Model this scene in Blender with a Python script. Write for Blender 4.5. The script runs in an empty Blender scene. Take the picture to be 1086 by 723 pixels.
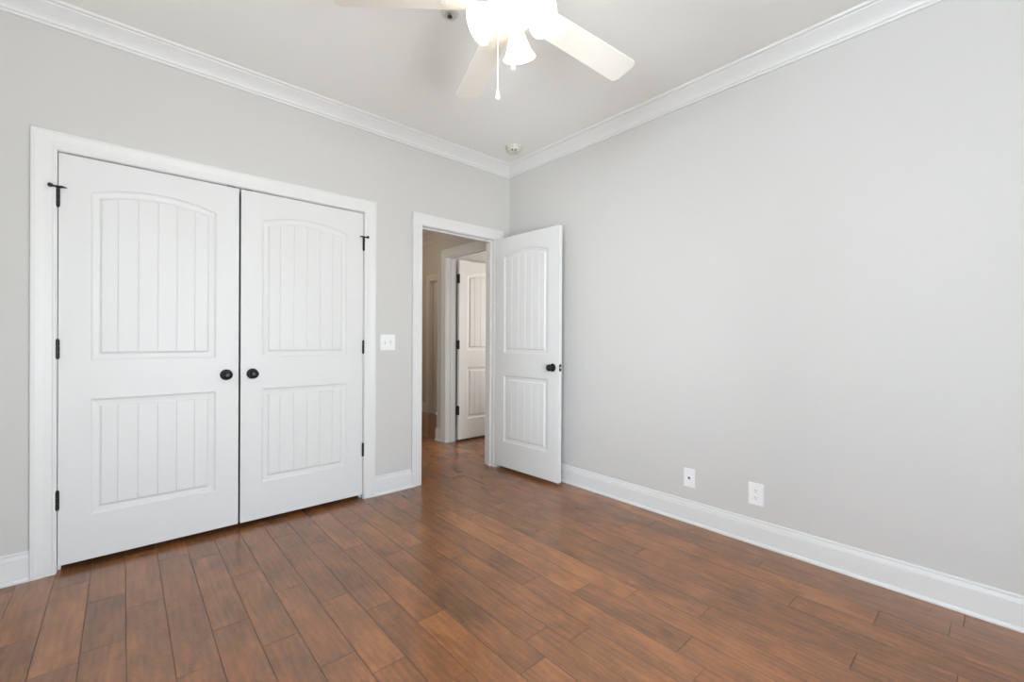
import bpy, bmesh, math, random
from mathutils import Vector, Matrix
R = math.radians
random.seed(7)
S = bpy.context.scene
COL = S.collection

# ------------------------------------------------------------------ camera
FPX, YAW, PITCH, ROLL, CH = 463.49, 0.7268, -0.0026, 0.0053, 1.1569
cam = bpy.data.cameras.new('camera'); co = bpy.data.objects.new('camera', cam); COL.objects.link(co)
cam.sensor_width = 36.0; cam.lens = FPX / 1086.0 * 36.0; cam.clip_start = 0.02
fw = Vector((math.sin(YAW)*math.cos(PITCH), math.cos(YAW)*math.cos(PITCH), math.sin(PITCH)))
rt = Vector((math.cos(YAW), -math.sin(YAW), 0)); up = rt.cross(fw)
r2 = rt*math.cos(ROLL) + up*math.sin(ROLL); u2 = -rt*math.sin(ROLL) + up*math.cos(ROLL)
co.matrix_world = Matrix(((r2.x, u2.x, -fw.x, 0), (r2.y, u2.y, -fw.y, 0), (r2.z, u2.z, -fw.z, CH), (0, 0, 0, 1)))
S.camera = co

# ------------------------------------------------------------------ world, lights, exposure
S.view_settings.view_transform = 'Standard'; S.view_settings.look = 'None'
S.view_settings.gamma = 1.0; S.view_settings.use_curve_mapping = False
S.view_settings.exposure = 0.80
w = bpy.data.worlds.new('world'); S.world = w; w.use_nodes = True
wn = w.node_tree; bg = wn.nodes['Background']
sky = wn.nodes.new('ShaderNodeTexSky'); sky.sky_type = 'NISHITA'; sky.sun_disc = False; sky.sun_elevation = R(50)
wn.links.new(sky.outputs[0], bg.inputs[0]); bg.inputs[1].default_value = 0.25
try:
    S.cycles.use_denoising = True; S.cycles.denoiser = 'OPENIMAGEDENOISE'
    S.cycles.max_bounces = 12; S.cycles.diffuse_bounces = 8; S.cycles.glossy_bounces = 4
    S.cycles.transparent_max_bounces = 8; S.cycles.sample_clamp_indirect = 8
except Exception: pass

# room measurements
X, Y = 2.699, 3.081            # right wall plane, closet wall plane
XL, YB = -0.75, -0.85          # unseen walls behind the camera
H = 2.76                       # ceiling
T = 0.125                      # wall thickness
XH = 3.61; YE = 8.0; XHL = 1.66; YC = 4.33     # hall
XO = 4.7; YO = 2.9             # room off the hall

def area(name, loc, rot, sx, sy, power, col):
    l = bpy.data.lights.new(name, 'AREA'); l.shape = 'RECTANGLE'; l.size = sx; l.size_y = sy
    l.energy = power; l.color = col
    o = bpy.data.objects.new(name, l); COL.objects.link(o); o.location = loc; o.rotation_euler = rot
    return o
DAY = (0.82, 0.912, 1.0)
W1 = (-0.50, 0.70, 1.10, 2.25)     # window in left wall: y0,y1,z0,z1
W2 = (-0.10, 1.22, 0.30, 2.10)     # window in the wall behind the camera: x0,x1,z0,z1
area('daylight_side_window', (XL-T-0.01, (W1[0]+W1[1])/2, (W1[2]+W1[3])/2), (0, R(-90), 0), W1[3]-W1[2]-.1, W1[1]-W1[0]-.1, 62, DAY)
area('daylight_rear_window', ((W2[0]+W2[1])/2, YB-T-0.01, (W2[2]+W2[3])/2), (R(90), 0, 0), W2[1]-W2[0]-.1, W2[3]-W2[2]-.1, 54, DAY)
area('bounce_fill_side', (XL-T-1.0, 0.0, 0.15), (0, R(-135), 0), 1.4, 3.0, 130, (1.0, .975, .93))  # this and the rear one: upward lamps added outside to brighten the ceiling
area('bounce_fill_rear', (0.3, YB-T-1.0, 0.15), (R(135), 0, 0), 3.0, 1.4, 85, (1.0, .975, .93))
area('other_room_fill', (XO+T+0.01, 3.5, 1.5), (0, R(90), 0), 1.1, 0.9, 34, (1, .95, .88))  # added fill lamp, brightens the hall door and jamb from the side room
pl = bpy.data.lights.new('hall_lamp_light', 'POINT'); pl.energy = 9; pl.color = (1.0, 0.78, 0.55); pl.shadow_soft_size = 0.12
po = bpy.data.objects.new('hall_lamp_light', pl); COL.objects.link(po); po.location = (2.2, 5.6, 2.45)

# ------------------------------------------------------------------ materials
def lin(c):
    return tuple(((v/255)/12.92 if v/255 <= .04045 else ((v/255+.055)/1.055)**2.4) for v in c) + (1,)
def mat(name, col, rough=0.5, metal=0.0, bump=None, spec=0.5, emit=None, estr=0):
    m = bpy.data.materials.new(name); m.use_nodes = True; nt = m.node_tree; b = nt.nodes['Principled BSDF']
    b.inputs['Base Color'].default_value = col if len(col) == 4 else (*col, 1)
    b.inputs['Roughness'].default_value = rough; b.inputs['Metallic'].default_value = metal
    b.inputs['Specular IOR Level'].default_value = spec
    tc = nt.nodes.new('ShaderNodeTexCoord'); n = nt.nodes.new('ShaderNodeTexNoise')
    nt.links.new(tc.outputs['Object'], n.inputs['Vector'])
    n.inputs['Scale'].default_value = bump[0] if bump else 30
    # faint procedural mottling of the finish
    mx = nt.nodes.new('ShaderNodeMixRGB'); mx.blend_type = 'MULTIPLY'; mx.inputs[0].default_value = 0.03
    mx.inputs[1].default_value = b.inputs['Base Color'].default_value
    nt.links.new(n.outputs['Fac'], mx.inputs[2]); nt.links.new(mx.outputs[0], b.inputs['Base Color'])
    if bump:
        bp = nt.nodes.new('ShaderNodeBump'); bp.inputs['Strength'].default_value = bump[1]; bp.inputs['Distance'].default_value = 0.001
        nt.links.new(n.outputs['Fac'], bp.inputs['Height']); nt.links.new(bp.outputs[0], b.inputs['Normal'])
    if emit:
        b.inputs['Emission Color'].default_value = (*emit, 1); b.inputs['Emission Strength'].default_value = estr
    return m
M = {}
M['wall'] = mat('wall_paint', (0.586, 0.573, 0.550), 0.75, bump=(260, 0.12), spec=0.25)
M['ceil'] = mat('ceiling_paint', (0.85, 0.85, 0.82), 0.9, bump=(200, 0.1), spec=0.2)
M['trim'] = mat('trim_white_paint', (0.71, 0.705, 0.69), 0.42, bump=(60, 0.03), spec=0.45)
M['door'] = mat('door_white_paint', (0.695, 0.692, 0.68), 0.45, bump=(90, 0.05), spec=0.45)
M['bronze'] = mat('dark_bronze', (0.028, 0.026, 0.027), 0.38, metal=0.7)
M['plate'] = mat('white_plastic', (0.82, 0.82, 0.81), 0.3)
M['slot'] = mat('dark_slot', (0.05, 0.05, 0.05), 0.6)
M['recess'] = mat('shadow_grey_plastic', (0.40, 0.40, 0.40), 0.5)
M['steel'] = mat('steel', (0.55, 0.54, 0.52), 0.3, metal=1.0)
M['fan'] = mat('fan_white_enamel', (0.79, 0.765, 0.70), 0.35)
M['blade'] = mat('blade_white', (0.76, 0.735, 0.665), 0.5)
M['detector'] = mat('aged_white_plastic', (0.62, 0.61, 0.54), 0.5)
M['bulb'] = mat('lit_bulb', (1, 1, 1), 0.4, emit=(1.0, 0.86, 0.66), estr=44)
M['shade'] = mat('lit_frosted_glass', (0.9, 0.9, 0.88), 0.35, emit=(1.0, 0.90, 0.72), estr=4.0)
M['closet'] = mat('closet_interior_shade', (0.06, 0.058, 0.055), 0.9)  # near-black colour puts the shade below the closet doors into unseen walls

def glass_mat():
    m = bpy.data.materials.new('window_glass'); m.use_nodes = True; nt = m.node_tree
    for n in list(nt.nodes): nt.nodes.remove(n)
    o = nt.nodes.new('ShaderNodeOutputMaterial'); mx = nt.nodes.new('ShaderNodeMixShader')
    t = nt.nodes.new('ShaderNodeBsdfTransparent'); g = nt.nodes.new('ShaderNodeBsdfGlossy'); g.inputs['Roughness'].default_value = 0.02
    f = nt.nodes.new('ShaderNodeFresnel'); f.inputs[0].default_value = 1.45
    nt.links.new(f.outputs[0], mx.inputs[0]); nt.links.new(t.outputs[0], mx.inputs[1]); nt.links.new(g.outputs[0], mx.inputs[2])
    nt.links.new(mx.outputs[0], o.inputs[0]); return m
M['glass'] = glass_mat()

def wood_mat():
    m = bpy.data.materials.new('stained_birch_planks'); m.use_nodes = True; nt = m.node_tree; L = nt.links
    b = nt.nodes['Principled BSDF']
    def N(t, **k):
        n = nt.nodes.new(t)
        for a, v in k.items(): setattr(n, a, v)
        return n
    tc = N('ShaderNodeTexCoord'); at = N('ShaderNodeAttribute', attribute_name='tone')
    sep = N('ShaderNodeSeparateColor'); L.new(at.outputs['Color'], sep.inputs[0])
    off = N('ShaderNodeCombineXYZ')
    mul = N('ShaderNodeMath', operation='MULTIPLY'); mul.inputs[1].default_value = 37.0; L.new(sep.outputs[1], mul.inputs[0])
    L.new(mul.outputs[0], off.inputs[0]); L.new(mul.outputs[0], off.inputs[1]); L.new(mul.outputs[0], off.inputs[2])
    def vec(sx, sy):
        mp = N('ShaderNodeMapping'); mp.inputs['Scale'].default_value = (sx, sy, 1); L.new(tc.outputs['Object'], mp.inputs[0])
        ad = N('ShaderNodeVectorMath', operation='ADD'); L.new(mp.outputs[0], ad.inputs[0]); L.new(off.outputs[0], ad.inputs[1]); return ad
    def noise(v, sc, det, dist=0.0, ro=0.5):
        n = N('ShaderNodeTexNoise'); n.inputs['Scale'].default_value = sc; n.inputs['Detail'].default_value = det
        n.inputs['Distortion'].default_value = dist; n.inputs['Roughness'].default_value = ro
        L.new(v.outputs[0], n.inputs['Vector']); return n
    cloud = noise(vec(1, 0.5), 6.5, 5, 0.5, 0.6)
    grain = noise(vec(1, 0.07), 70, 4, 0.4, 0.6)
    fig = noise(vec(1, 0.30), 11, 3, 1.8, 0.5)
    curl = noise(vec(1, 0.55), 42, 2, 2.2, 0.5)
    wv = N('ShaderNodeTexWave', wave_type='BANDS', bands_direction='X'); v = vec(1, 0.22)
    L.new(v.outputs[0], wv.inputs['Vector']); wv.inputs['Scale'].default_value = 11; wv.inputs['Distortion'].default_value = 9
    wv.inputs['Detail'].default_value = 3; wv.inputs['Detail Scale'].default_value = 1.2
    # plank tone -> base colour
    rp = N('ShaderNodeValToRGB'); e = rp.color_ramp.elements
    e[0].position = 0; e[0].color = lin((94, 66, 44)); e[1].position = 1; e[1].color = lin((182, 121, 70))
    k = rp.color_ramp.elements.new(0.5); k.color = lin((144, 93, 56))
    def lincomb(pairs, const):
        prev = None
        for src, wgt in pairs:
            ma = N('ShaderNodeMath', operation='MULTIPLY_ADD'); L.new(src, ma.inputs[0]); ma.inputs[1].default_value = wgt
            if prev is None: ma.inputs[2].default_value = const
            else: L.new(prev, ma.inputs[2])
            prev = ma.outputs[0]
        return prev
    f = lincomb([(sep.outputs[0], 0.42), (cloud.outputs['Fac'], 1.0), (fig.outputs['Fac'], 0.40), (grain.outputs['Fac'], 0.50), (curl.outputs['Fac'], 0.32), (wv.outputs['Fac'], 0.10)], -0.87)
    L.new(f, rp.inputs[0])
    L.new(rp.outputs[0], b.inputs['Base Color'])
    rr = lincomb([(cloud.outputs['Fac'], 0.12)], 0.175); L.new(rr, b.inputs['Roughness'])
    b.inputs['Specular IOR Level'].default_value = 0.85
    bp = N('ShaderNodeBump'); bp.inputs['Strength'].default_value = 0.05; bp.inputs['Distance'].default_value = 0.002
    L.new(fig.outputs['Fac'], bp.inputs['Height']); L.new(bp.outputs[0], b.inputs['Normal'])
    return m
M['wood'] = wood_mat()
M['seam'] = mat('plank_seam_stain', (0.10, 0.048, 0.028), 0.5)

# ------------------------------------------------------------------ mesh helpers
def link(name, bm, m, parent=None, loc=None, smooth=False, mats=None):
    me = bpy.data.meshes.new(name); bm.normal_update(); bm.to_mesh(me); bm.free()
    for x in (mats or [m]): me.materials.append(x)
    if smooth:
        for p in me.polygons: p.use_smooth = True
        try: me.set_sharp_from_angle(angle=R(35))
        except Exception: pass
    o = bpy.data.objects.new(name, me); COL.objects.link(o)
    if parent: o.parent = parent
    if loc is not None: o.location = loc
    return o
def struct(o): o['kind'] = 'structure'; return o
def tag(o, label, cat, group=None):
    o['label'] = label; o['category'] = cat
    if group: o['group'] = group
    return o
def empty(name, loc, rot=(0, 0, 0)):
    o = bpy.data.objects.new(name, None); COL.objects.link(o); o.location = loc; o.rotation_euler = rot; o.empty_display_size = 0.05
    return o
def box(bm, x0, x1, y0, y1, z0, z1, bev=0):
    v = [bm.verts.new(p) for p in ((x0,y0,z0),(x1,y0,z0),(x1,y1,z0),(x0,y1,z0),(x0,y0,z1),(x1,y0,z1),(x1,y1,z1),(x0,y1,z1))]
    fs = [bm.faces.new([v[i] for i in q]) for q in ((3,2,1,0),(4,5,6,7),(0,1,5,4),(1,2,6,5),(2,3,7,6),(3,0,4,7))]
    if bev:
        es = list({e for f in fs for e in f.edges})
        bmesh.ops.bevel(bm, geom=es, offset=bev, segments=2, affect='EDGES', profile=0.6)
    return fs
def boxes(lst, bev=0):
    bm = bmesh.new()
    for b in lst: box(bm, *b, bev=bev)
    return bm
def lathe(bm, prof, seg=32, axis='z', mtx=None, cap=True):
    """prof: list of (r, h) along the axis"""
    rings = []
    for r, h in prof:
        ring = []
        for i in range(seg):
            a = 2*math.pi*i/seg; c, s = r*math.cos(a), r*math.sin(a)
            p = Vector({'z': (c, s, h), 'y': (c, h, s), 'x': (h, c, s)}[axis])
            if mtx is not None: p = mtx @ p
            ring.append(bm.verts.new(p))
        rings.append(ring)
    for a, b in zip(rings, rings[1:]):
        for i in range(seg):
            bm.faces.new((a[i], a[(i+1) % seg], b[(i+1) % seg], b[i]))
    if cap:
        bm.faces.new(rings[0][::-1]); bm.faces.new(rings[-1])
    bmesh.ops.recalc_face_normals(bm, faces=bm.faces[:])
def tube(bm, pts, r, seg=10):
    pts = [Vector(p) for p in pts]; rings = []
    for i, p in enumerate(pts):
        d = (pts[min(i+1, len(pts)-1)] - pts[max(i-1, 0)]).normalized()
        a = d.cross(Vector((0, 0, 1)) if abs(d.z) < .9 else Vector((1, 0, 0))).normalized(); b = d.cross(a)
        rr = r[i] if isinstance(r, (list, tuple)) else r
        rings.append([bm.verts.new(p + a*rr*math.cos(2*math.pi*k/seg) + b*rr*math.sin(2*math.pi*k/seg)) for k in range(seg)])
    for a, b in zip(rings, rings[1:]):
        for i in range(seg): bm.faces.new((a[i], a[(i+1) % seg], b[(i+1) % seg], b[i]))
    bm.faces.new(rings[0][::-1]); bm.faces.new(rings[-1])
    bmesh.ops.recalc_face_normals(bm, faces=bm.faces[:])

# ------------------------------------------------------------------ floor: individual planks laid along y, joints where the photo shows them
PW, P0 = 0.1272, 0.0105
JOINTS = [(-.246,2.482),(-.181,2.885),(-.051,2.638),(-.055,2.238),(.076,2.478),(.208,2.911),(.459,2.473),(.328,2.07),(.586,2.196),(.715,1.981),
 (.584,1.592),(.83,1.797),(1.095,2.19),(.983,1.588),(1.74,1.121),(1.60,1.304),(1.461,1.504),(1.36,1.103),(2.25,.618),(1.859,.84),(1.49,.695),
 (2.0,.355),(2.374,.348),(2.518,.137),(2.165,.099),(.726,2.80),(.84,2.585),(.99,2.394),(1.475,2.709),(1.616,2.499),(2.365,1.571),(1.997,1.572),
 (2.148,1.319),(2.263,1.827),(1.855,1.871)]
jk = {}
for x, y in JOINTS: jk.setdefault(math.floor((x-P0)/PW), []).append(y)
TONES = {(12,1.9):.88,(13,1.8):.80,(14,1.3):.22,(11,2.2):.18,(11,1.1):.55,(12,1.0):.20,(10,1.6):.45,(9,1.6):.30,(10,.9):.62,(-1,2.45):.25,(5,1.8):.62,(7,1.0):.85,
         (13,.9):.62,(15,1.7):.5,(8,1.4):.36,(7,1.9):.6,(6,2.2):.42,(15,1.2):.45,(0,2.2):.55,(-2,2.1):.30,(1,2.6):.42,(3,1.9):.6,(3,2.2):.55,(12,2.8):.2}
def floor():
    bm = bmesh.new(); cl = bm.loops.layers.color.new('tone'); rnd = random.Random(11)
    b = 0.0011; dz = -0.0012
    for k in range(-8, 39):
        x0, x1 = P0 + k*PW, P0 + (k+1)*PW
        if x0 > XO: break
        js = sorted(jk.get(k, []))
        ys = [-1.2]; lim = 8.2
        lo = js[0] if js else None
        y = -1.2 - rnd.random()*0.8
        seq = []
        if js:
            seq += js
            y = js[0]
            while y > -1.2: y -= rnd.uniform(.45, 1.2); seq.append(y)
            y = js[-1]
            while y < 8.2: y += rnd.uniform(.45, 1.2); seq.append(y)
        else:
            while y < 8.2: y += rnd.uniform(.35, 1.2); seq.append(y)
        seq = sorted(s for s in seq if -1.19 < s < 8.19); seq = [-1.2] + seq + [8.2]
        for y0, y1 in zip(seq, seq[1:]):
            t = min(1, max(0, rnd.gauss(.5, .17)))
            for (kk, yy), tv in TONES.items():
                if kk == k and y0 < yy < y1: t = tv
            c = (t, rnd.random(), rnd.random(), 1)
            o = [bm.verts.new(p) for p in ((x0,y0,dz),(x1,y0,dz),(x1,y1,dz),(x0,y1,dz))]
            n = [bm.verts.new(p) for p in ((x0+b,y0+b,0),(x1-b,y0+b,0),(x1-b,y1-b,0),(x0+b,y1-b,0))]
            f = bm.faces.new(n)
            for l in f.loops: l[cl] = c
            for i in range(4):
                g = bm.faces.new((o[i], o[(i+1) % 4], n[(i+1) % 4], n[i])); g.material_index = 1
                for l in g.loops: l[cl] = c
    # slab under the planks
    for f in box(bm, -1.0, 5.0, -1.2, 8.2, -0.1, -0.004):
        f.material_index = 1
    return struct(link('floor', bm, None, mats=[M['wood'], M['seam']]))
floor()

# ------------------------------------------------------------------ walls and ceiling
struct(link('ceiling', boxes([(XL-T, XO+T, YB-T, YE+T, H, H+0.1)]), M['ceil']))
CX0, CX1, CZ = -0.2425, 1.2985, 2.070     # closet opening (clear)
DX0, DX1, DZ = 1.778, 2.520, 2.062        # doorway opening (clear)
J = 0.018
struct(link('wall_left', boxes([(XL-T, CX0-J, Y, Y+T, 0, H), (CX0-J, CX1+J, Y, Y+T, CZ+J, H), (CX1+J, DX0-J, Y, Y+T, 0, H),
    (DX0-J, DX1+J, Y, Y+T, DZ+J, H), (DX1+J, X, Y, Y+T, 0, H)]), M['wall']))
struct(link('wall_right', boxes([(X, X+T, YB-T, Y+T, 0, H)]), M['wall']))
HY0, HY1, HZ = 3.385, 4.140, 2.070        # doorway in the hall wall
struct(link('wall_hall_right', boxes([(X, X+T, Y+T, HY0-J, 0, H), (X, X+T, HY0-J, HY1+J, HZ+J, H), (X, X+T, HY1+J, YC, 0, H),
    (X+T, XH, YC-0.115, YC, 0, H)]), M['wall']))
struct(link('wall_closet_side', boxes([(XHL-0.1, XHL, Y+T, YE, 0, H)]), M['wall']))
FY0, FY1 = 5.24, 6.005
struct(link('wall_hall_far', boxes([(XH, XH+T, YC-0.115, FY0-J, 0, H), (XH, XH+T, FY0-J, FY1+J, HZ+J, H), (XH, XH+T, FY1+J, YE, 0, H)]), M['wall']))
struct(link('wall_hall_end', boxes([(XHL-0.1, XH+T, YE, YE+T, 0, H)]), M['wall']))
struct(link('wall_other_room', boxes([(X+T, XO+T, YO-T, YO, 0, H), (XO, XO+T, YO, 3.0, 0, H), (XO, XO+T, 4.0, YC, 0, H), (XO, XO+T, 3.0, 4.0, 0, .9), (XO, XO+T, 3.0, 4.0, 2.1, H), (XH+T, XO, YC-0.115, YC, 0, H)]), M['wall']))
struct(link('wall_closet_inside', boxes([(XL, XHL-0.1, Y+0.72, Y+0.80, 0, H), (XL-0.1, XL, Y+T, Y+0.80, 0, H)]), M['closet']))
y0, y1, z0, z1 = W1
struct(link('wall_window_side', boxes([(XL-T, XL, YB-T, y0, 0, H), (XL-T, XL, y1, Y, 0, H), (XL-T, XL, y0, y1, 0, z0), (XL-T, XL, y0, y1, z1, H)]), M['wall']))
x0, x1, z0, z1 = W2
struct(link('wall_back', boxes([(XL, x0, YB-T, YB, 0, H), (x1, X, YB-T, YB, 0, H), (x0, x1, YB-T, YB, 0, z0), (x0, x1, YB-T, YB, z1, H)]), M['wall']))

def window(n, a0, a1, z0, z1, axis):
    f = 0.05
    def bx(a, b, c, d, t0, t1):   # along, z, depth into the wall
        return (XL-t1, XL-t0, a, b, c, d) if axis == 'y' else (a, b, YB-t1, YB-t0, c, d)
    fr = struct(link('window_%d' % n, boxes([bx(a0, a0+f, z0, z1, .03, .10), bx(a1-f, a1, z0, z1, .03, .10), bx(a0+f, a1-f, z0, z0+f, .03, .10),
        bx(a0+f, a1-f, z1-f, z1, .03, .10), bx(a0+f, a1-f, (z0+z1)/2-.02, (z0+z1)/2+.02, .04, .09)]), M['trim']))
    link('pane', boxes([bx(a0+f, a1-f, z0+f, (z0+z1)/2-.02, .06, .064)]), M['glass'], fr)
    link('pane', boxes([bx(a0+f, a1-f, (z0+z1)/2+.02, z1-f, .06, .064)]), M['glass'], fr)
    link('window_sill', boxes([bx(a0-.08, a1+.08, z0-.03, z0, -.05, .03)]), M['trim'], fr)
    fr['kind'] = 'structure'
w3 = struct(link('window_3', boxes([(XO+.03, XO+.10, 3.0, 3.05, .9, 2.1), (XO+.03, XO+.10, 3.95, 4.0, .9, 2.1), (XO+.03, XO+.10, 3.05, 3.95, .9, .95),  # unseen window, added to go with the side room's fill lamp
    (XO+.03, XO+.10, 3.05, 3.95, 2.05, 2.1), (XO+.04, XO+.09, 3.05, 3.95, 1.48, 1.52)]), M['trim']))
link('pane', boxes([(XO+.06, XO+.064, 3.05, 3.95, .95, 1.48)]), M['glass'], w3); link('pane', boxes([(XO+.06, XO+.064, 3.05, 3.95, 1.52, 2.05)]), M['glass'], w3)
window(1, *W1, 'y'); window(2, *W2, 'x')

# ------------------------------------------------------------------ trim
CAS = [(0, 0), (0, .010), (.004, .012), (.010, .012), (.014, .0105), (.040, .0125), (.062, .0165), (.070, .0185), (.084, .0185), (.087, .016), (.087, 0)]
def casing(name, a0, a1, zt, put):
    """put(a, t, z) -> xyz ; a0,a1 = inner edges"""
    bm = bmesh.new(); rings = []
    for k in range(4):
        ring = []
        for u, t in CAS:
            a, z = [(a0-u, 0), (a0-u, zt+u), (a1+u, zt+u), (a1+u, 0)][k]
            ring.append(bm.verts.new(put(a, t, z)))
        rings.append(ring)
    for p, q in zip(rings, rings[1:]):
        for i in range(len(CAS)-1): bm.faces.new((p[i], p[i+1], q[i+1], q[i]))
    bm.faces.new(rings[0]); bm.faces.new(rings[-1])
    bmesh.ops.recalc_face_normals(bm, faces=bm.faces[:])
    return struct(link(name, bm, M['trim']))
casing('trim_1', CX0-.003, CX1+.003, CZ+.003, lambda a, t, z: (a, Y-t, z))
casing('trim_2', DX0-.004, DX1+.004, DZ+.004, lambda a, t, z: (a, Y-t, z))
casing('trim_3', HY0-.004, HY1+.004, HZ+.004, lambda a, t, z: (X-t, a, z))
casing('trim_4', FY0-.004, FY1+.004, HZ+.004, lambda a, t, z: (XH-t, a, z))
# jamb liners with stops
def jamb(name, a0, a1, zt, put, s0, s1, d=T):
    """put(a0,a1,d0,d1,z0,z1) -> box tuple ; stop between depths s0..s1"""
    L = [put(a0-J, a0, 0, d, 0, zt+J), put(a1, a1+J, 0, d, 0, zt+J), put(a0, a1, 0, d, zt, zt+J),
         put(a0, a0+.011, s0, s1, 0, zt), put(a1-.011, a1, s0, s1, 0, zt), put(a0+.011, a1-.011, s0, s1, zt-.011, zt)]
    return struct(link(name, boxes(L), M['trim']))
jy = lambda a0, a1, d0, d1, z0, z1: (a0, a1, Y+d0, Y+d1, z0, z1)
jh = lambda a0, a1, d0, d1, z0, z1: (X+d0, X+d1, a0, a1, z0, z1)
jf = lambda a0, a1, d0, d1, z0, z1: (XH+d0, XH+d1, a0, a1, z0, z1)
jamb('trim_6', CX0, CX1, CZ, jy, .041, .075)
jamb('trim_7', DX0, DX1, DZ, jy, .041, .075)
jamb('trim_8', HY0, HY1, HZ, jh, .050, .084)
jamb('trim_9', FY0, FY1, HZ, jf, .020, .050)

BB = [(0, 0), (.020, 0), (.020, .008), (.017, .015), (.0125, .018), (.0125, .103), (.0095, .1055), (.0125, .108), (.0115, .114), (.0080, .126), (.0055, .1285), (.0075, .131), (.0075, .138), (.005, .142), (0, .142)]
HC = H
CR = [(0, -.098), (.008, -.098), (.010, -.094), (.010, -.085), (.016, -.083), (.018, -.078), (.020, -.070), (.027, -.060), (.040, -.046), (.053, -.034), (.064, -.025), (.071, -.020), (.073, -.014), (.082, -.013), (.086, -.009), (.088, 0), (0, 0)]
def moulding(name, prof, put, a0, a1, m0=0, m1=0, zoff=0.0):
    """extrude (t,z) profile from a0 to a1; m0/m1 = mitre slope (a shifts by m*t)"""
    bm = bmesh.new()
    r0 = [bm.verts.new(put(a0+m0*t, t, z+zoff)) for t, z in prof]; r1 = [bm.verts.new(put(a1+m1*t, t, z+zoff)) for t, z in prof]
    n = len(prof)
    for i in range(n): bm.faces.new((r0[i], r0[(i+1) % n], r1[(i+1) % n], r1[i]))
    bm.faces.new(r0); bm.faces.new(r1)
    bmesh.ops.recalc_face_normals(bm, faces=bm.faces[:])
    return struct(link(name, bm, M['trim']))
pL = lambda a, t, z: (a, Y-t, z)
pR = lambda a, t, z: (X-t, a, z)
pB = lambda a, t, z: (a, YB+t, z)
pS = lambda a, t, z: (XL+t, a, z)
CW = .003+.087
moulding('baseboard_left', BB, pL, XL, CX0-CW, 1, 0)
moulding('baseboard_left_of_doorway', BB, pL, CX1+CW, DX0-CW-.001)
moulding('baseboard_left_corner', BB, pL, DX1+CW+.001, X, 0, -1)
moulding('baseboard_right', BB, pR, YB, Y, 1, -1)
moulding('baseboard_back', BB, pB, XL, X, 1, -1)
moulding('baseboard_side', BB, pS, YB, Y, 1, -1)
moulding('baseboard_hall', BB, pR, HY1+CW+.001, YC, 0, 1)
moulding('baseboard_hall_return', BB, lambda a, t, z: (a, YC+t, z), X, XH, -1, -1)
moulding('baseboard_hall_far', BB, lambda a, t, z: (XH-t, a, z), FY1+CW+.001, YE, 0, -1)
moulding('baseboard_other_room', BB, lambda a, t, z: (a, YC-.115-t, z), X+T, XO)
moulding('trim_10', CR, pL, XL, X, 1, -1, HC)
moulding('trim_11', CR, pR, YB, Y, 1, -1, HC)
moulding('trim_12', CR, pB, XL, X, 1, -1, HC)
moulding('trim_13', CR, pS, YB, Y, 1, -1, HC)
moulding('trim_14', CR, pR, Y+T, YC, 0, 1, HC)
moulding('trim_15', CR, lambda a, t, z: (XH-t, a, z), YC, YE, 0, -1, HC)

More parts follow.
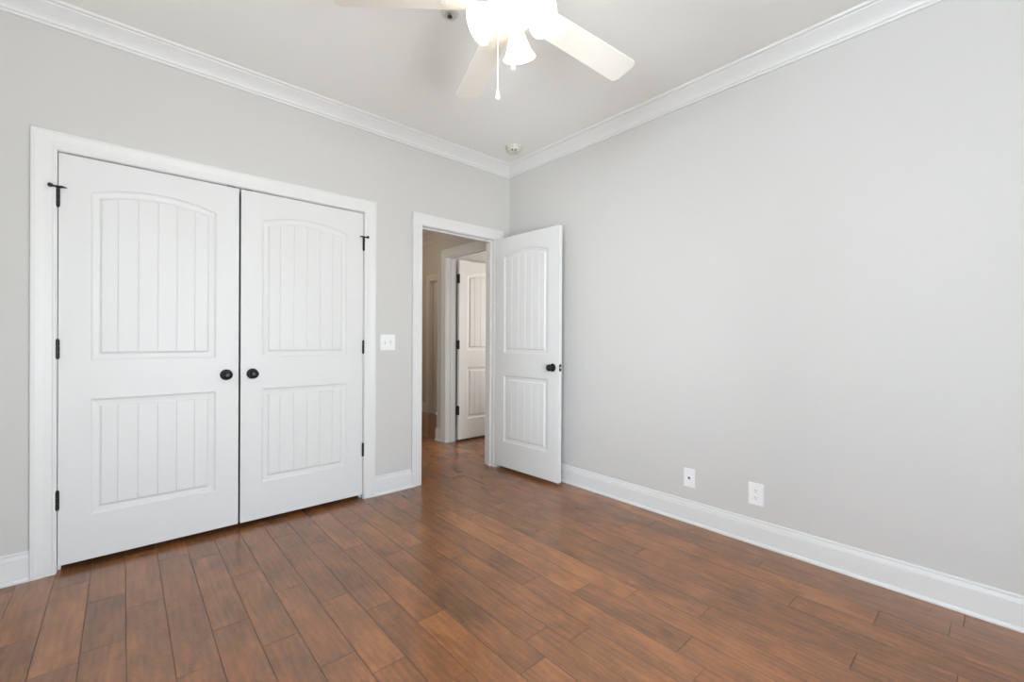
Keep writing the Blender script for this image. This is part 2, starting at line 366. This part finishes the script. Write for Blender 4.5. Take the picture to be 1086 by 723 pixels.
# ------------------------------------------------------------------ panelled doors
DW, DH, DT = 0.762, 2.032, 0.035
def door_mesh(W=DW, Hh=DH):
    bm = bmesh.new()
    st = 0.115; xa, xb = st, W-st; xc = W/2
    z1, z2, z3, z4, rise = .225, .812, 1.010, 1.862, .047
    half = (xb-xa)/2; RR = (half*half + rise*rise)/(2*rise); zc = z4+rise-RR
    gs = [xc + (i-2)*0.082*W/DW for i in range(5)]; g = .0034
    xs = []
    for q in gs: xs += [q-g, q, q+g]
    fill = sorted(xs + [(xa+.05) + (gs[0]-g-xa-.05)*.5, (xb-.05) - (xb-.05-gs[-1]-g)*.5, *[(gs[i]+gs[i+1])/2 for i in range(4)], *[gs[i]+.02 for i in range(4)], *[gs[i+1]-.02 for i in range(4)]])
    rings_def = [(0, 0), (.003, .0030), (.010, .0065), (.028, .0085), (.034, .0080), (.0415, .0022), (.045, .0016)]
    def side(sgn):
        y_face = 0 if sgn > 0 else DT
        def P(x, d, z): return (x, y_face + sgn*d, z)
        def top_arc(x, off): return zc + math.sqrt(max((RR-off)**2 - (x-xc)**2, 0))
        for (zb, arch) in ((z1, False), (z3, True)):
            prev = None
            for ri, (o, d) in enumerate(rings_def):
                L0, L1 = xa+o, xb-o
                cols = [L0] + [min(max(x, L0+.001), L1-.001) for x in fill] + [L1]
                inner = ri >= len(rings_def)-1
                bot, top = [], []
                for i, x in enumerate(cols):
                    dd = d
                    if ri >= 5 and any(abs(x-q) < 1e-6 for q in gs): dd = d + .0026
                    bot.append(bm.verts.new(P(x, dd, zb+o)))
                    zt = top_arc(x, o) if arch else z2-o
                    top.append(bm.verts.new(P(x, dd, zt)))
                if prev:
                    pb, pt = prev
                    for i in range(len(cols)-1):
                        bm.faces.new((pb[i], pb[i+1], bot[i+1], bot[i])); bm.faces.new((top[i], top[i+1], pt[i+1], pt[i]))
                    bm.faces.new((pb[0], bot[0], top[0], pt[0])); bm.faces.new((bot[-1], pb[-1], pt[-1], top[-1]))
                prev = (bot, top)
                if ri == 0:
                    if arch: outer_top = top; mid_top = bot
                    else: mid_bot = top; rail_bot = bot
            bot, top = prev
            for i in range(len(bot)-1): bm.faces.new((bot[i], bot[i+1], top[i+1], top[i]))
        # stiles and rails
        V = lambda x, z: bm.verts.new(P(x, 0, z))
        for a, b in ((0, xa), (xb, W)):
            zz = [0, z1, z2, z3, z4, Hh]
            for k in range(5): bm.faces.new((V(a, zz[k]), V(b, zz[k]), V(b, zz[k+1]), V(a, zz[k+1])))
        cols = [v.co.x for v in rail_bot]
        b0 = [V(x, 0) for x in cols]; t0 = [V(x, Hh) for x in cols]
        for i in range(len(cols)-1):
            bm.faces.new((b0[i], b0[i+1], rail_bot[i+1], rail_bot[i]))
            bm.faces.new((mid_bot[i], mid_bot[i+1], mid_top[i+1], mid_top[i]))
            bm.faces.new((outer_top[i], outer_top[i+1], t0[i+1], t0[i]))
    side(1); side(-1)
    for q in (((0,0,0),(0,DT,0),(0,DT,Hh),(0,0,Hh)), ((W,0,0),(W,DT,0),(W,DT,Hh),(W,0,Hh)), ((0,0,0),(W,0,0),(W,DT,0),(0,DT,0)), ((0,0,Hh),(W,0,Hh),(W,DT,Hh),(0,DT,Hh))):
        bm.faces.new([bm.verts.new(p) for p in q])
    bmesh.ops.remove_doubles(bm, verts=bm.verts[:], dist=1e-5)
    bmesh.ops.recalc_face_normals(bm, faces=bm.faces[:])
    return bm
def knob(parent, x, z, sgn=-1, y=0.0):
    """round door knob: rosette + neck + ball, pointing to -y (sgn=-1) or +y"""
    s = sgn
    bm = bmesh.new()
    lathe(bm, [(.0325, 0), (.0325, s*.003), (.0295, s*.007), (.015, s*.010), (.0115, s*.013), (.0115, s*.026), (.014, s*.029), (.022, s*.033), (.0265, s*.040), (.0272, s*.046), (.025, s*.053),
               (.020, s*.058), (.012, s*.0605), (.011, s*.0595), (.004, s*.0605)], 32, 'y')
    return link('door_knob', bm, M['bronze'], parent, (x, y, z), True)
def hinge(parent, x, z, y=0.0, side=1, stop=0):
    bm = bmesh.new()
    lathe(bm, [(.003, -.050), (.0062, -.048), (.0055, -.0455), (.0084, -.0445), (.0084, -.0152), (.0062, -.0148), (.0062, -.0142), (.0084, -.0138), (.0084, .0138), (.0062, .0142), (.0062, .0148),
               (.0084, .0152), (.0084, .0445), (.0055, .0455), (.0062, .048), (.003, .050)], 16, 'z')
    o = link('hinge', bm, M['bronze'], parent, (x, y-.0065, z), True)
    if stop:
        bm = bmesh.new()   # hinge-pin door stop: two padded arms
        lathe(bm, [(.0105, .0455), (.0105, .054)], 16, 'z')
        tube(bm, [(0, 0, .049), (-stop*.022, -.018, .049)], .0050)
        tube(bm, [(-stop*.020, -.0165, .049), (-stop*.028, -.023, .049)], .0095, 14)
        tube(bm, [(0, 0, .049), (stop*.016, -.012, .049), (stop*.032, -.006, .049)], [.0062, .0058, .0018])
        link('hinge_pin_stop', bm, M['bronze'], o, (0, 0, 0), True)
    return o
def door(n, loc, rz=0, W=DW):
    return struct(link('door_%d' % n, door_mesh(W), M['door'], None, loc))
ZB = 0.032
# closet pair
d1 = door(1, (CX0+.003, Y+.002, ZB)); d2 = door(2, (CX1-.003-DW, Y+.002, ZB))
knob(d1, DW-.063, .908); knob(d2, .063, .908)
for z, s in ((1.812, 1), (1.068, 0), (.325, 0)):
    hinge(d1, -.002, z, 0, 1, s); hinge(d2, DW+.002, z, 0, 1, -s)
for d, xx in ((d1, DW-.062), (d2, .018)):
    link('ball_catch', boxes([(xx, xx+.044, -.0045, .012, DH, DH+.0045)], .0008), M['bronze'], d)
# entry door, standing open against the right wall
OW = 0.745
ang = math.atan2(2.303-3.062, 2.553-2.519)
d3 = door(3, (DX1-.001+0.003, Y-.017, .030), W=OW); d3.rotation_euler = (0, 0, ang)
# local +x runs from the hinge to the free edge, local -y is the face towards the room's left (seen in the photo)
knob(d3, OW-.063, .908); knob(d3, OW-.063, .908, 1, DT)
link('latch_plate', boxes([(OW, OW+.0012, .0055, .0295, .908-.028, .908+.028)], .0004), M['bronze'], d3)
bm = bmesh.new(); lathe(bm, [(.0085, 0), (.0085, .006), (.004, .010)], 16, 'x'); link('latch_bolt', bm, M['steel'], d3, (OW+.001, DT/2, .908), True)
for z in (1.812, 1.068, .325): hinge(d3, -.004, z, DT+.0125)
# door of the room off the hall, open 90 degrees
d4 = door(4, (X+T+.012, 4.088, .025)); 
for z in (1.82, 1.075, .330):
    bm = boxes([(-.013, .004, .000, .034, -.05, .05)], .001)
    lathe(bm, [(.0084, -.051), (.0084, .051)], 16, 'z', Matrix.Translation((-.005, -.004, 0)))
    link('hinge', bm, M['bronze'], d4, (0, 0, z), False)
knob(d4, DW-.063, .908)
# closed door at the end of the hall
d5 = door(5, (XH+.058, FY1-.002, .02)); d5.rotation_euler = (0, 0, R(-90))
knob(d5, DW-.063, .908)

# ------------------------------------------------------------------ wall plates
def plate_mesh(w_, h_, t=.0055):
    bm = bmesh.new(); box(bm, -w_/2, w_/2, -t, 0, -h_/2, h_/2, bev=.0018); return bm
def plate(name, w_, h_, loc, rz):
    r = link(name, plate_mesh(w_, h_), M['plate'], None, loc); r.rotation_euler = (0, 0, rz); return r
def screw(par, x, z, y=-.0055):
    bm = bmesh.new(); lathe(bm, [(.0032, 0), (.0030, -.0010), (.0012, -.0014)], 12, 'y'); link('screw', bm, M['plate'], par, (x, y, z), True)
sw = tag(plate('light_switch', .117, .117, (1.486, Y-.0003, 1.133), 0), 'white double light switch plate on the grey wall beside the closet', 'light switch')
for x in (-.023, .023):
    link('toggle_opening', boxes([(x-.0055, x+.0055, -.0060, -.0050, -.012, .012)]), M['recess'], sw)
    s = 1 if x < 0 else -1
    bm = bmesh.new(); box(bm, x-.0042, x+.0042, -.017, -.004, -.0065, .0065, bev=.001)
    for v in bm.verts:
        if v.co.y < -.012: v.co.z += .006*s; v.co.x += (x-v.co.x)*.15
    link('toggle', bm, M['plate'], sw)
    screw(sw, x, .030); screw(sw, x, -.030)
cx = tag(plate('cable_outlet', .071, .117, (X-.0003, 1.325, .285), R(-90)), 'white cable outlet plate with one small round jack low on the wall', 'cable outlet')
bm = bmesh.new(); lathe(bm, [(.0075, -.004), (.0075, -.0075), (.0052, -.0078), (.0048, -.0145), (.0036, -.0148), (.0034, -.0105), (.0008, -.0105)], 16, 'y')
link('jack', bm, mat('dull_jack_metal', (.16, .155, .15), .45, metal=.6), cx, (0, 0, 0), True)
screw(cx, 0, .042); screw(cx, 0, -.042)
ou = tag(plate('power_outlet', .080, .124, (X-.0003, .932, .286), R(-90)), 'white duplex power outlet above the baseboard on the right wall', 'power outlet')
for z in (.0195, -.0195):
    bm = bmesh.new()
    pts = []
    for i in range(28):
        a = 2*math.pi*i/28; pts.append((.0172*math.cos(a), max(-.0132, min(.0132, .0172*math.sin(a)))))
    lo = [bm.verts.new((p[0], -.0050, z+p[1])) for p in pts]; hi = [bm.verts.new((p[0]*.97, -.0072, z+p[1]*.97)) for p in pts]
    for i in range(28): bm.faces.new((lo[i], lo[(i+1) % 28], hi[(i+1) % 28], hi[i]))
    bm.faces.new(hi); bmesh.ops.recalc_face_normals(bm, faces=bm.faces[:])
    rc = link('receptacle', bm, M['plate'], ou)
    b2 = boxes([(-.0074, -.0052, -.0076, -.0070, z-.002, z+.007), (.0052, .0074, -.0076, -.0070, z-.001, z+.006)])
    lathe(b2, [(.0026, -.0070), (.0026, -.0076)], 12, 'y', Matrix.Translation((0, 0, z-.0085)))
    link('slots', b2, M['slot'], rc)
screw(ou, 0, 0, -.0056)

# ------------------------------------------------------------------ ceiling things
def on_ceiling(name, prof, loc, m, seg=40):
    bm = bmesh.new(); lathe(bm, prof, seg, 'z'); return link(name, bm, m, None, loc, True)
sd = tag(on_ceiling('smoke_detector', [(.070, -.0003), (.070, -.008), (.068, -.012), (.062, -.014), (.054, -.034), (.045, -.044), (.030, -.048), (.004, -.049)], (2.425, 2.715, H), M['detector']),
         'small round off-white smoke detector on the ceiling near the corner', 'smoke detector')
dv = Vector((2.405, 2.695, 0)).normalized()
for k in (-1, 1):
    b = boxes([(-.0075, .0075, -.003, .003, -.006, .006)], .001)
    o = link('vent_slot', b, M['slot'], sd); o.location = (-dv.x*.0475 - k*dv.y*.0125*-1, -dv.y*.0475 + k*dv.x*.0125*-1, -.041); o.rotation_euler = (0, 0, math.atan2(-dv.x, dv.y))
bm = bmesh.new(); lathe(bm, [(.010, -.048), (.009, -.0505), (.002, -.051)], 20, 'z'); link('test_button', bm, M['detector'], sd, (0, 0, 0), True)
sp = tag(on_ceiling('sprinkler_head', [(.042, -.0003), (.042, -.003), (.039, -.007), (.028, -.010), (.020, -.0065), (.012, -.005), (.004, -.005)], (1.196, 1.818, H), M['detector']),
         'round white fire sprinkler head on the ceiling left of the fan lights', 'sprinkler')
b = bmesh.new(); lathe(b, [(.008, -.0045), (.008, -.009), (.004, -.012), (.004, -.015), (.002, -.016)], 16); link('sprinkler_body', b, M['steel'], sp, (0, 0, 0), True)
b = bmesh.new()
for q in (-1, 1): tube(b, [(q*.008, 0, -.006), (q*.010, 0, -.011), (q*.004, 0, -.016)], .0016, 8)
link('frame_arms', b, M['steel'], sp, (0, 0, 0), True)
b = bmesh.new(); lathe(b, [(.0120, -.016), (.0125, -.0175), (.003, -.0180)], 20); link('deflector', b, M['slot'], sp, (0, 0, 0), True)

# ceiling fan
FX, FY, BZ = 1.076, 1.211, 2.390
fan = tag(empty('ceiling_fan', (FX, FY, H)), 'white ceiling fan with pale blades and three lit bell-shaped glass shades', 'ceiling fan')
def fp(name, bm, m, par=fan, loc=(0, 0, 0), smooth=True): return link(name, bm, m, par, loc, smooth)
b = bmesh.new(); lathe(b, [(.066, -.0003), (.068, -.012), (.062, -.034), (.040, -.055), (.018, -.062)], 40); fp('canopy', b, M['fan'])
b = bmesh.new(); lathe(b, [(.013, -.060), (.013, -.215)], 20); fp('downrod', b, M['fan'])
zb = BZ-H
b = bmesh.new(); lathe(b, [(.030, zb+.215), (.060, zb+.200), (.098, zb+.165), (.120, zb+.120), (.124, zb+.085), (.110, zb+.050), (.098, zb+.030), (.092, zb+.012)], 48); fp('motor_housing', b, M['fan'])
b = bmesh.new(); lathe(b, [(.080, zb+.011), (.078, zb-.006), (.058, zb-.010), (.050, zb-.014), (.050, zb-.046), (.058, zb-.052), (.056, zb-.066), (.040, zb-.082), (.014, zb-.096), (.012, zb-.106), (.004, zb-.109)], 40); fp('switch_housing', b, M['fan'])
def blade(ang):
    pitch = R(-12); r0, r1, w0, w1 = .155, .665, .055, .066
    rot = Matrix.Rotation(ang, 4, 'Z') @ Matrix.Translation((0, 0, zb+.012)) @ Matrix.Rotation(pitch, 4, 'X')
    pts = []
    def corner(cx_, cy_, r, a0, a1, n=7):
        for i in range(n):
            a = a0+(a1-a0)*i/(n-1); pts.append((cx_+r*math.cos(a), cy_+r*math.sin(a)))
    q = .028
    corner(r1-q, w1-q, q, R(90), 0); corner(r1-q, -w1+q, q, 0, R(-90)); corner(r0+.02, -w0+.02, .02, R(-90), R(-180)); corner(r0+.02, w0-.02, .02, R(180), R(90))
    b = bmesh.new(); t = .003
    hi = [b.verts.new(rot @ Vector((x, y, t))) for x, y in pts]; lo = [b.verts.new(rot @ Vector((x, y, -t))) for x, y in pts]
    n = len(pts); b.faces.new(hi); b.faces.new(lo[::-1])
    for i in range(n): b.faces.new((hi[i], lo[i], lo[(i+1) % n], hi[(i+1) % n]))
    bmesh.ops.recalc_face_normals(b, faces=b.faces[:])
    bl = fp('blade', b, M['blade'], smooth=False)
    # bracket under the blade
    b = bmesh.new(); out = [(.070, .014), (.120, .010), (.165, .014), (.195, .034), (.235, .040), (.262, .020), (.270, 0)]
    full = out + [(x, -y) for x, y in reversed(out[:-1])]
    hi = [b.verts.new(rot @ Vector((x, y, -t-.0002))) for x, y in full]; lo = [b.verts.new(rot @ Vector((x, y, -t-.0042))) for x, y in full]
    n = len(full); b.faces.new(hi); b.faces.new(lo[::-1])
    for i in range(n): b.faces.new((hi[i], lo[i], lo[(i+1) % n], hi[(i+1) % n]))
    for sx, sy in ((.205, .022), (.205, -.022), (.245, 0)):
        lathe(b, [(.005, -t-.004), (.004, -t-.0065)], 10, 'z', rot @ Matrix.Translation((sx, sy, 0)))
    bmesh.ops.recalc_face_normals(b, faces=b.faces[:])
    fp('blade_iron', b, M['fan'], bl)
for i in range(5): blade(R(-3.1+72*i))
# light kit
def shade(az, tilt=R(52)):
    base = Matrix.Rotation(az, 4, 'Z') @ Matrix.Translation((.046, 0, zb-.034)) @ Matrix.Rotation(math.pi/2+R(90)-tilt, 4, 'Y') @ Matrix.Scale(.86, 4)   # local +z runs outward and down
    b = bmesh.new(); lathe(b, [(.014, -.012), (.014, .010), (.023, .014), (.026, .034), (.024, .040)], 28, 'z', base); hold = fp('lamp_holder', b, M['fan'])
    outp = [(.0225, .030), (.030, .036), (.036, .048), (.042, .066), (.049, .086), (.058, .106), (.068, .124), (.0745, .132)]
    b = bmesh.new(); lathe(b, outp + [(.0725, .1325)] + [(r-.0028, h) for r, h in outp[::-1]], 40, 'z', base, cap=False)
    sh = fp('lamp_shade', b, M['shade'])
    b = bmesh.new(); lathe(b, [(.012, .036), (.012, .050), (.020, .064), (.0255, .080), (.024, .094), (.015, .104), (.004, .107)], 24, 'z', base); fp('bulb', b, M['bulb'], sh)
for a in (R(38), R(158), R(278)): shade(a)
def chain(ox, oy, z0, z1, name='pull_chain'):
    b = bmesh.new(); tube(b, [(ox*.8, oy*.8, z0), (ox, oy, z0-.012), (ox, oy, z1)], .0013, 8)
    z = z0-.012
    while z > z1:
        lathe(b, [(.0005, -.0018), (.0019, 0), (.0005, .0018)], 8, 'z', Matrix.Translation((ox, oy, z))); z -= .006
    c = fp(name, b, M['fan'])
    b = bmesh.new(); lathe(b, [(.0015, z1+.001), (.004, z1-.003), (.0055, z1-.016), (.0085, z1-.030), (.0085, z1-.037), (.003, z1-.040)], 16, 'z', Matrix.Translation((ox, oy, 0)))
    fp('chain_pull', b, M['plate'], c)
chain(-.0426, .0379, zb-.045, zb-.305)
chain(-.0365, -.041, zb-.045, zb-.229)
